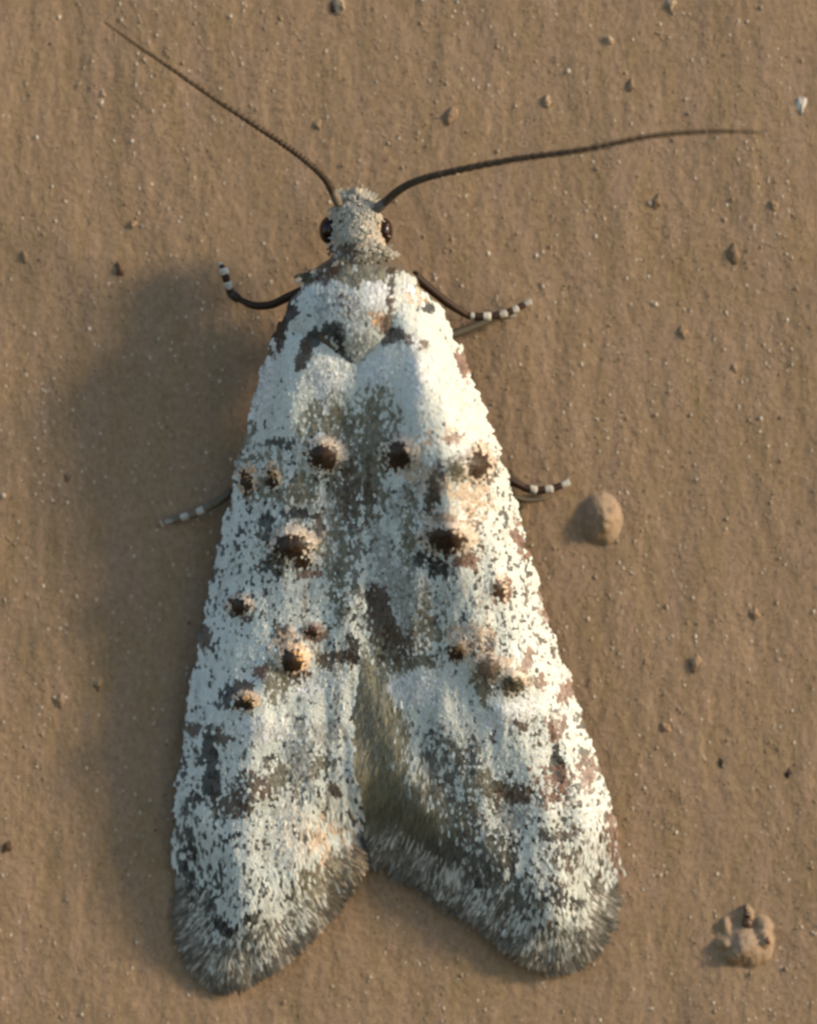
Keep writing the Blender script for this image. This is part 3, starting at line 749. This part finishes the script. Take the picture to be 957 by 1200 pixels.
def ant_color(t):
    s = (t * 62) % 1
    base = np.array([0.050, 0.031, 0.017]) if s < 0.62 else np.array([0.11, 0.075, 0.043])
    return base * (1 + 0.5 * t)
al = tube('antenna', [(390, 226, 98), (384, 214, 104), (370, 198, 110), (340, 174, 116), (300, 147, 124), (250, 114, 134), (200, 79, 144), (160, 52, 150), (122, 25, 156)], [4.6, 4.4, 4.1, 3.9, 3.7, 3.3, 2.8, 2.2, 1.1], ant_color, moth, M_chitin, n=46, bead=0.28, beads=62)
ar = tube('antenna', [(450, 238, 98), (466, 224, 106), (486, 213, 116), (520, 203, 130), (600, 187, 160), (680, 176, 186), (760, 160, 198), (830, 154, 204), (893, 155, 206)], [4.8, 4.7, 4.4, 4.2, 3.9, 3.5, 3.0, 2.4, 1.3], ant_color, moth, M_chitin, n=46, bead=0.28, beads=62)
tube('scape', [(397, 240, 90), (393, 231, 95), (389, 223, 100)], [5, 5.4, 4], lambda t: np.array([0.20, 0.16, 0.11]), al, M_chitin)
tube('scape', [(439, 247, 90), (446, 241, 94), (453, 235, 99)], [5.5, 6.2, 4.6], lambda t: np.array([0.16, 0.14, 0.12]), ar, M_chitin)

# ---- collar tuft: a pale pointed flap behind the right eye
n = 90
q = rng.random(n); k = rng.random(n) * 0.75
u = (439 + 12 * q) * (1 - k) + 468 * k; v = (284 + 19 * q) * (1 - k) + 298.5 * k
ct = scales('collar_tuft', moth, u, v, np.arctan2(299 - v, 474 - u) + rng.normal(0, 0.18, n), rng.uniform(5, 8, n) * (1 - 0.3 * k), rng.uniform(2, 3.2, n), rng.uniform(0.5, 3.5, n), lambda a, b: 98 - 0.5 * (a - 450), np.array([[0.47, 0.41, 0.31]]) * rng.uniform(0.6, 1.25, (n, 1)))
del ct['kind']
# dark collar scales hanging over the neck on the left
u, v = jitter_grid(352, 398, 300, 322, 3.4, 4.2)
k = (v > 330 - 0.42 * (u - 332)) ; u, v = u[k], v[k]; n = len(u)
ct = scales('collar_tuft', moth, u, v, np.radians(rng.normal(130, 14, n)), rng.uniform(9, 14, n), rng.uniform(3.5, 5.5, n), rng.uniform(1, 5, n), lambda a, b: 92 + 0.3 * (a - 360), np.where(rng.random((n, 1)) < 0.2, [[0.4, 0.36, 0.28]], [[0.06, 0.05, 0.03]]) * rng.uniform(0.75, 1.3, (n, 1)))
del ct['kind']

# ---- legs
DARK = np.array([0.030, 0.016, 0.009]); PALE = np.array([0.66, 0.62, 0.52])
def banded(dark=DARK, pale=PALE, f=0.55):
    return lambda t: pale if t > f else dark
def leg(name, pts, rads, tarsus, dark=DARK):
    o = tube(name, pts, rads, lambda t: dark * (1 + 0.4 * t), moth, M_chitin, n=8)
    for (p0, p1, r, pale) in tarsus:
        q0, q1 = np.array(p0, float), np.array(p1, float)
        mid = q0 + (q1 - q0) * 0.5
        end = q0 + (q1 - q0) * 0.82
        tube('tarsus_segment', [q0, mid, end, q1], [r * 0.95, r * 1.0, r * 1.08, r * 0.9], (lambda pale: lambda t: (PALE * pale * (0.8 + 0.2 * math.sin(t * 40)) if t > 0.36 else dark * 1.6))(pale), o, M_chitin, n=6, sides=10)
    return o
leg('foreleg', [(362, 338, 72), (338, 348, 54), (318, 357, 40), (298, 358, 30), (281, 351, 22)], [6.5, 5.2, 4.8, 4.6, 3.6],
    [((280, 351, 20), (270, 343, 17), 5.5, 0.12), ((271, 345, 18), (266, 329, 24), 4.8, 1.15), ((266, 330, 24), (262, 314, 26), 4.8, 1.2), ((262, 315, 26), (257, 309, 18), 3.2, 1.0)])
leg('foreleg', [(484, 322, 72), (508, 342, 54), (526, 356, 40), (546, 369, 26)], [6, 5.2, 5.0, 4.2],
    [((545, 369, 24), (556, 371, 22), 4.2, 0.9), ((556, 371, 22), (575, 371, 20), 5.0, 1.1), ((575, 371, 20), (594, 367, 17), 4.6, 0.85), ((593, 367, 17), (607, 361, 14), 4.4, 0.95), ((606, 361, 14), (622, 353, 9), 4.0, 0.7)])
leg('midleg', [(510, 398, 40), (530, 392, 32), (552, 384, 24), (572, 376, 18), (590, 372, 14)], [5.5, 5, 4.6, 4, 2.6], [((590, 372, 13), (604, 370, 9), 2.6, 0.5)], np.array([0.075, 0.062, 0.04]))
leg('hindleg', [(588, 558, 24), (604, 566, 20), (614, 571, 17)], [5.5, 5, 4.2],
    [((612, 571, 17), (629, 575, 15), 5.0, 0.95), ((628, 575, 15), (648, 573, 13), 4.8, 0.95), ((647, 573, 13), (667, 565, 9), 4.2, 0.9)])
leg('leg_spur', [(600, 582, 17), (616, 586, 13), (634, 585, 9), (644, 582, 6)], [3.6, 3.4, 2.8, 1.4], [], np.array([0.09, 0.075, 0.05]))
leg('hindleg', [(272, 575, 22), (256, 588, 19), (246, 593, 16)], [5.5, 5, 4.2],
    [((248, 592, 16), (231, 601, 14), 4.8, 1.0), ((232, 601, 14), (212, 607, 11), 4.4, 1.0), ((212, 607, 11), (194, 613, 8), 3.4, 0.6)], np.array([0.11, 0.09, 0.06]))
